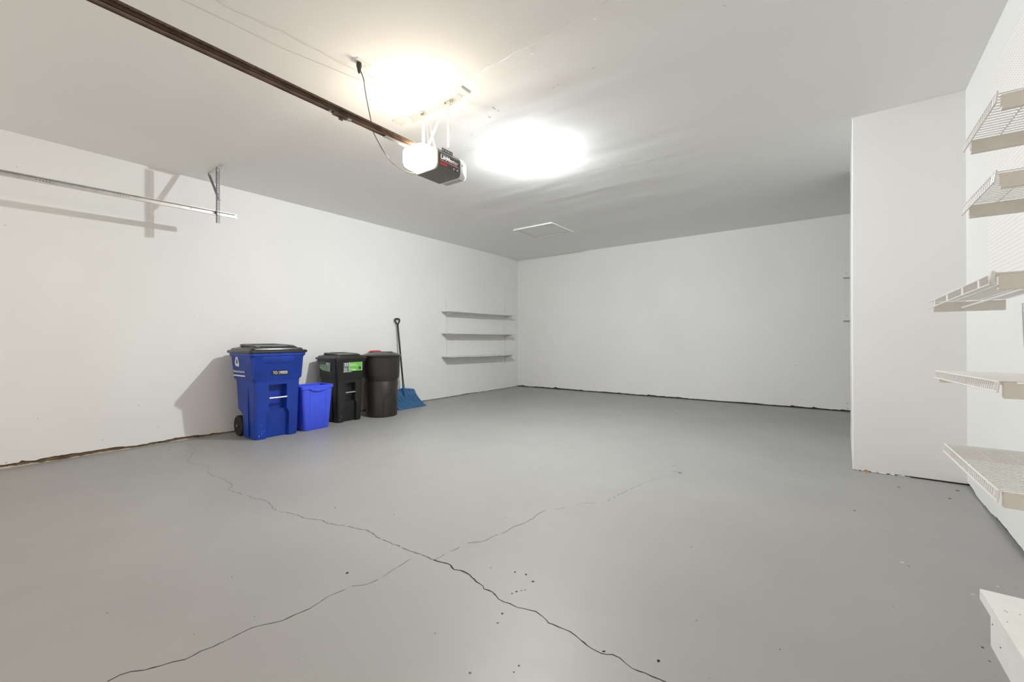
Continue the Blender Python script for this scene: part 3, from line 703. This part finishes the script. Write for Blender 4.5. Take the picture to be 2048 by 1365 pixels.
        bm = bmesh.new(); lathe(bm, [(.010, sg*.030), (.010, sg*.040), (.005, sg*.042)], 12, axis='y'); link('axle_cap', bm, M['bar'], w, smooth=True)
    bm = bmesh.new(); r = .128*sz; tube(bm, [(-.155*sx-.03, -.225*sy, r), (-.155*sx-.03, .225*sy, r)], .008, 8); link('axle', bm, M['bar'], t, smooth=True)
    bm = bmesh.new(); tube(bm, [(-.27*sx, -.2*sy, .99*sz), (-.345*sx, -.2*sy, 1.01*sz), (-.345*sx, .2*sy, 1.01*sz), (-.27*sx, .2*sy, .99*sz)], .014*sz, 10); link('push_handle', bm, body, t, smooth=True)
    return bo, lo

tb = thing('recycling_cart', 'large dark blue wheeled recycling cart with a black lid and number plate', 'recycling bin', (-5.70, 2.468, 0))
body, lid = wheel_bin(tb, 1, 1, 1, M['blue'], M['lidb'], 13)
bm = bmesh.new(); box(bm, (.318, -.082, .770), (.3290, .108, .826)); pl = link('number_plate', bm, M['plate'], tb)
text_mesh('number', 'TO 190830', .038, .172, M['print'], pl, facing('+x', (.3291, .013, .798)), bold=.012)
# white recycling emblem and lettering on the left side
bm = bmesh.new()
def arrow(bm, ang, R, w, mtx, sx=1.0):
    c, s = math.cos(ang), math.sin(ang)
    def T(x, y): return mtx @ Vector(((x*c - y*s)*sx, x*s + y*c, 0))
    # one folded arrow of the triangle: along the bottom side of the triangle, bending up
    P0 = [(-.62*R, -.62*R), (.25*R, -.62*R), (.25*R, -.62*R-w*.45), (.62*R, -.62*R+w*.5), (.25*R, -.62*R+w*1.45), (.25*R, -.62*R+w), (-.52*R, -.62*R+w)]
    bm.faces.new([bm.verts.new(T(*p)) for p in P0])
    P1 = [(-.62*R, -.62*R), (-.52*R, -.62*R+w), (-.70*R, -.62*R+w*1.9), (-.92*R, -.62*R+w*1.1)]
    bm.faces.new([bm.verts.new(T(*p)) for p in P1])
em = facing('-y', (-.080, -.3125, .935)) @ Matrix.Rotation(math.radians(4), 4, 'X')
for k in range(3): arrow(bm, math.radians(120*k), .088, .030, em, .80)
e = link('recycling_emblem', bm, M['print'], tb, solid=.0012)
text_mesh('side_lettering', 'Mixed Paper & Cardboard Only', .036, .315, M['print'], tb, facing('-y', (-.042, -.3050, .812)) @ Matrix.Rotation(math.radians(4), 4, 'X'), bold=.03)
bm = bmesh.new(); box(bm, (-.205, -.3015, .757), (.118, -.285, .772)); link('side_underline', bm, M['print'], tb)
tk = thing('wheeled_trash_cart', 'black wheeled trash cart with green labels behind the small blue bin', 'trash can', (-5.806, 3.558, 0), math.radians(1))
body, lid = wheel_bin(tk, .80, .765, .875, M['blk'], M['lidb'], 6, False)
fx = .335*.80
bm = bmesh.new(); box(bm, (fx-.012, -.132, .732), (fx+.0010, -.046, .868)); l1 = link('capacity_label', bm, M['slate'], tk)
bm = bmesh.new(); box(bm, (fx-.012, -.044, .740), (fx+.0010, .176, .876)); l2 = link('green_label', bm, M['green'], tk)
text_mesh('lettering', '32', .038, .064, M['print'], l1, facing('+x', (fx+.0012, -.086, .842)), bold=.03)
text_mesh('lettering', 'GALLON', .010, .055, M['print'], l1, facing('+x', (fx+.0012, -.090, .812)))
bm = bmesh.new()
for k in range(4): box(bm, (fx+.001, -.124, .744+k*.014), (fx+.0014, -.124+[.06, .05, .068, .045][k], .749+k*.014))
box(bm, (fx+.001, -.135, .728), (fx+.0014, .0, .7325)); link('fine_print', bm, M['print'], l1)
text_mesh('lettering', 'Toter', .030, .105, M['print'], l2, facing('+x', (fx+.0012, .030, .762)), bold=.02)
bm = bmesh.new(); box(bm, (fx+.001, -.044, .740), (fx+.0014, -.038, .876)); box(bm, (fx+.001, .170, .740), (fx+.0014, .176, .876)); box(bm, (fx+.001, -.038, .870), (fx+.0014, .170, .876))
for k in range(3): box(bm, (fx+.001, -.025, .816+k*.013), (fx+.0014, .10-.02*k, .820+k*.013))
link('label_border', bm, M['print'], l2)
bm = bmesh.new(); lathe(bm, [(.024, 0), (.024, .001)], 20, axis='x', c=(fx+.001, .138, .780)); link('round_seal', bm, M['dgreen'], l2)
# side sticker on the -Y side
bm = bmesh.new(); sy_ = -.2415
vs = [(-.16, .868), (.112, .868), (.112, .738), (.06, .740), (-.04, .748), (-.11, .762), (-.16, .782)]
bm.faces.new([bm.verts.new((x, sy_ - .0008 + .03*(.868-z)*.0, z)) for x, z in vs]); s1 = link('side_label', bm, M['palegreen'], tk, solid=.0014)
bm = bmesh.new(); box(bm, (-.158, sy_-.0020, .836), (.0, sy_-.0012, .866)); link('label_band', bm, M['slate'], s1)
bm = bmesh.new(); box(bm, (.106, sy_-.0020, .740), (.112, sy_-.0012, .866)); box(bm, (.02, sy_-.0022, .842), (.07, sy_-.0012, .866)); link('label_border', bm, M['print'], s1)
for k in range(3):
    bm = bmesh.new(); box(bm, (-.13+.07*k, sy_-.0020, .806-.003*k), (-.115+.07*k, sy_-.0012, .824-.003*k)); link('label_picture', bm, M['dgreen'], s1)

# ------------------------------------------------------------------ small open blue recycling basket
t = thing('recycling_basket', 'small bright blue open recycling bin between the two wheeled carts', 'recycling bin', (-5.575, 2.985, 0), math.radians(3))
bm = bmesh.new()
O = [(.0, .120, -.125, .170, .03), (.012, .130, -.135, .180, .04), (.30, .143, -.150, .200, .04), (.545, .155, -.165, .219, .04), (.549, .165, -.172, .229, .04), (.590, .166, -.174, .231, .04), (.592, .160, -.168, .225, .04),
     (.586, .150, -.160, .214, .036), (.30, .136, -.142, .194, .034), (.02, .122, -.126, .172, .03)]
loft(bm, [rring(z, a, b, h, r) for z, a, b, h, r in O])
for sg in (-1, 1):   # shallow vertical ribs on the front
    vs = [Vector((.128, sg*.115-.003, .03)), Vector((.128, sg*.115+.003, .03)), Vector((.1335, sg*.115+.003, .03)), Vector((.1335, sg*.115-.003, .03))]
    loft(bm, [vs, [v + Vector((.0235, 0, .50)) for v in vs]])
rs = random.Random(9)
for k in range(8):
    y, z, q = rs.uniform(-.09, .05), rs.uniform(.08, .25), rs.uniform(.0012, .003); xx = .1305 + z*.045
    box(bm, (xx-.004, y, z), (xx+.0006, y+q, z+q), 1)
bk = link('bin_body', bm, [M['blue2'], M['print']], t, smooth=True)
bm = bmesh.new(); lp = []
for k in range(13):
    u = k/12; y = -.12 + .24*u; d = .030*math.sin(math.pi*u)**.6
    lp.append([Vector((.150, y, .552)), Vector((.176, y, .552)), Vector((.178, y, .548-d)), Vector((.165, y, .546-d)), Vector((.150, y, .548-d))])
loft(bm, lp); link('grab_lip', bm, M['blue2'], t, smooth=True)
# ------------------------------------------------------------------ round black can
t = thing('round_trash_can', 'round brownish black trash can with a domed lid beside the shovel', 'trash can', (-5.62, 4.145, 0))
bm = bmesh.new()
lathe(bm, [(.222, 0), (.234, .010), (.236, .03), (.252, .535), (.246, .545), (.246, .560), (.270, .612), (.274, .66), (.284, .915), (.290, .92), (.290, .935), (.27, .94)], 72)
cb = link('can_body', bm, M['brnblk'], t, smooth=True)
bm = bmesh.new(); arc = []
rb = lambda z: .236 + (.252-.236)*max(0, z-.03)/.505
for k in range(25):
    if k < 6: a, z = -29, .02+.20*k/6
    elif k > 18: a, z = 21, .02+.20*(24-k)/6
    else:
        u = (k-6)/12; an = math.pi*(1-u); a = -4 + 25*math.cos(an); z = .22 + .145*math.sin(an)
    aa = math.radians(a); r = rb(z)+.001; arc.append((r*math.cos(aa), r*math.sin(aa), z))
tube(bm, arc, .0055, 8)
link('wheel_arch_ridge', bm, M['brnblk'], t, smooth=True)
bm = bmesh.new(); lathe(bm, [(.285, .930), (.300, .934), (.302, .952), (.292, .960), (.270, .968), (.20, .990), (.10, 1.000), (.02, 1.002)], 72, cap1=True)
ld = link('lid', bm, M['lidb'], t, smooth=True)
bm = bmesh.new()
for an in (36.0,):
    m = Matrix.Rotation(math.radians(an), 4, 'Z')
    pf = [(-.21, .978), (-.16, 1.008), (.16, 1.008), (.21, .978)]
    loft(bm, [[m @ Vector((x, -.035, z)) for x, z in pf], [m @ Vector((x, .035, z)) for x, z in pf]])
link('lid_handle', bm, M['lidb'], ld, smooth=True, bevel=.006)

# red plastic board standing behind the cans
q = unproject(737, 702, 0, -6.08)
t = bmesh.new(); w = .17; hh = q.z
out = [(-w, .0), (w, .0), (w, hh-.10)] + [(w-.10+.10*math.cos(math.radians(a)), hh-.10+.10*math.sin(math.radians(a))) for a in (15, 35, 55, 75, 90)] + [(-w+.10+.10*math.cos(math.radians(a)), hh-.10+.10*math.sin(math.radians(a))) for a in (90, 105, 125, 145, 165, 180)]
lean = lambda z: -.05*(z/hh)
loft(t, [[Vector((lean(z), y, z)) for y, z in out], [Vector((lean(z)+.02, y, z)) for y, z in out]])
o = link('red_plastic_board', t, M['red'], bevel=.006); o.location = (-6.10, q.y+.17, 0)
tag(o, 'red plastic board standing behind the round black can, only its top showing', 'board')

# ------------------------------------------------------------------ snow shovel leaning on the wall
t = thing('snow_shovel', 'blue ribbed snow shovel with a black handle leaning on the left wall', 'shovel', (-5.90, 4.89, 0))
S = lambda x, y, z: (x+5.90, y-4.89, z)
bm = bmesh.new(); NU, NV = 72, 18; G = []
for j in range(NV+1):
    v = j/NV
    row = []
    for i in range(NU+1):
        u = i/NU*2-1
        topz = .325 - .04*abs(u)**1.2 - .075*(max(0, abs(u)-.84)/.16)**2.2
        z = .004 + (topz-.004)*v
        x = -5.745 - .305*v + .060*math.sin(math.pi*v) * -1 + .035*(u*u)*(v)
        y = 4.895 + u*(.305 - .022*v**1.5)
        rib = .030*(abs(math.cos(u*math.pi*4.5))**.45 - .5) * math.sin(math.pi*min(1, v*1.15+.02))**.6 if v < .98 else 0
        row.append(bm.verts.new(S(x + rib*.9, y, z + rib*.35)))
    G.append(row)
for j in range(NV):
    for i in range(NU): bm.faces.new([G[j][i], G[j][i+1], G[j+1][i+1], G[j+1][i]])
link('blade', bm, M['shovel'], t, smooth=True, solid=.004)
a, b = Vector(S(-6.005, 4.890, .33)), Vector(S(-6.135, 4.872, 1.455))
bm = bmesh.new(); tube(bm, [a + (a-b).normalized()*.16 + Vector((.03, 0, -.01)), a + (a-b).normalized()*.06 + Vector((.008, 0, 0)), a, a + (b-a)*.06], [.012, .026, .022, .020], 14); link('socket', bm, M['shovel'], t, smooth=True)
bm = bmesh.new(); tube(bm, [a + (b-a)*.0, a+(b-a)*.25, a+(b-a)*.5, b], .0155, 14); link('shaft', bm, M['blk'], t, smooth=True)
bm = bmesh.new(); d = (b-a).normalized(); yv = Vector((0, 1, 0))
tube(bm, [b - d*.03, b + d*.012], [.019, .017], 12)
lp = [b + d*.005, b + d*.035 - yv*.022, b + d*.070 - yv*.046, b + d*.098 - yv*.050, b + d*.113 - yv*.038, b + d*.116, b + d*.113 + yv*.038, b + d*.098 + yv*.050, b + d*.070 + yv*.046, b + d*.035 + yv*.022]
tube(bm, smoothpts(lp + [lp[0]], 3)[:-1], .0125, 10, closed=True); link('d_grip', bm, M['blk'], t, smooth=True)

# ------------------------------------------------------------------ right side: wire shelves
def wire_shelf(near, far, depth, label, sparse=False):
    """near/far = ends of the front lip; the shelf runs back to the right wall"""
    n, f = Vector(near), Vector(far); Ln = (f-n).length
    yv = (f-n).normalized(); xv = yv.cross(Vector((0, 0, 1))).normalized(); zv = xv.cross(yv)
    Mx = Matrix((xv, yv, zv)).transposed().to_4x4(); Mx.translation = n
    t = thing('wire_shelf', label, 'shelf', n, 0, 'wire shelves on the right wall')
    rot = Mx.to_3x3()
    R3 = rot.to_4x4()
    lipz = -.040
    T = lambda *p: R3 @ Vector(p)
    bm = bmesh.new(); rw = .0021
    k = 0; y = .012
    while y < Ln-.005:
        tube(bm, [T(0, y, 0), T(depth, y, 0)], rw, 6); y += .0254
    for x in (.10, .20): tube(bm, [T(x, 0, -.004), T(x, Ln, -.004)], .003, 6)
    tube(bm, [T(depth, 0, -.002), T(depth, Ln, -.002)], .003, 6)
    link('deck_wires', bm, M['wire'], t)
    bm = bmesh.new()
    tube(bm, [T(-.002, -.008, -.002), T(-.002, Ln+.004, -.002)], .0036, 8); tube(bm, [T(-.006, -.008, lipz), T(-.006, Ln+.004, lipz)], .0036, 8)
    if sparse:
        for y in [.18, .43, .72, 1.02]:
            if y < Ln: box(bm, (-.004, y-.013, lipz), (0, y+.013, 0), 0, R3)
        tube(bm, smoothpts([T(-.002, 0, 0), T(-.01, -.018, -.008), T(-.012, -.024, -.022), T(-.01, -.016, -.036), T(-.004, -.006, -.042)], 4), .008, 8)
    else:
        y = .012
        while y < Ln-.005:
            tube(bm, [T(-.001, y, 0), T(-.006, y, lipz)], rw, 6); y += .0254
        for yy in (-.008, .022): tube(bm, [T(-.001, yy, .002), T(-.006, yy, lipz-.002)], .0034, 8)
    link('front_lip', bm, M['wire'], t, smooth=True)
    for y0 in (.004, Ln-.028):
        bm = bmesh.new(); box(bm, (.012, y0, -.064), (depth, y0+.020, -.0075), 0, R3); link('end_board', bm, M['board'], t, bevel=.0015)
    if sparse:
        bm = bmesh.new(); tube(bm, [T(.13, .02, -.045), T(.13, Ln-.02, -.045)], .006, 8); link('hanging_rod', bm, M['wire'], t, smooth=True)
    return t
wire_shelf((.525, 2.318, 2.102), (.525, 2.743, 2.077), .298, 'topmost wire shelf on the right wall, close under the ceiling')
wire_shelf((.525, 2.333, 1.816), (.525, 2.772, 1.798), .298, 'second wire shelf from the top on the right wall, in front of the pegboard')
wire_shelf((.525, 2.361, 1.442), (.525, 3.529, 1.412), .298, 'middle wire shelf on the right with a wide-spaced front lip and rod', True)
wire_shelf((.525, 2.311, 1.036), (.525, 3.371, 1.007), .298, 'wire shelf at waist height, second from the bottom on the right wall')
wire_shelf((.525, 2.316, .633), (.525, 3.151, .635), .298, 'lowest wire shelf on the right wall, seen from above')

# pegboard on the right wall
bm = bmesh.new(); th = math.atan(.04)
box(bm, (-.006, -1.75, 0), (0, 0, 1.46)); o = link('pegboard', bm, M['peg']); o.location = (xr(4.19)-.0005, 4.19, 1.47); o.rotation_euler = (0, 0, -th)
tag(o, 'white perforated pegboard panel on the right wall behind the upper wire shelves', 'pegboard')

# ------------------------------------------------------------------ white step in the lower right corner
t = thing('entry_step', 'white painted wooden step with an overhanging tread at lower right', 'step', (.67, 1.8, 0))
bm = bmesh.new(); box(bm, (.506-.67, 1.05-1.8, .150), (.772-.67, 2.466-1.8, .190))
for (px, py) in ((2010, 1222), (2014, 1225), (2040, 1230), (2015, 1245)):
    q = unproject(px, py, 2, .19); box(bm, (q.x-.67-.003, q.y-1.8-.002, .1899), (q.x-.67+.002, q.y-1.8+.001, .1904), 1)
link('tread', bm, [M['white'], M['screw']], t)
bm = bmesh.new(); box(bm, (.524-.67, 1.08-1.8, 0), (.76-.67, 2.415-1.8, .150))
for (y, z) in ((2.39, .095), (2.30, .060), (2.05, .11), (1.9, .05)):
    lathe(bm, [(.003, 0), (.003, -.001)], 8, mi=1, axis='x', c=(.5235-.67, y-1.8, z))
link('riser_box', bm, [M['white'], M['screw']], t)
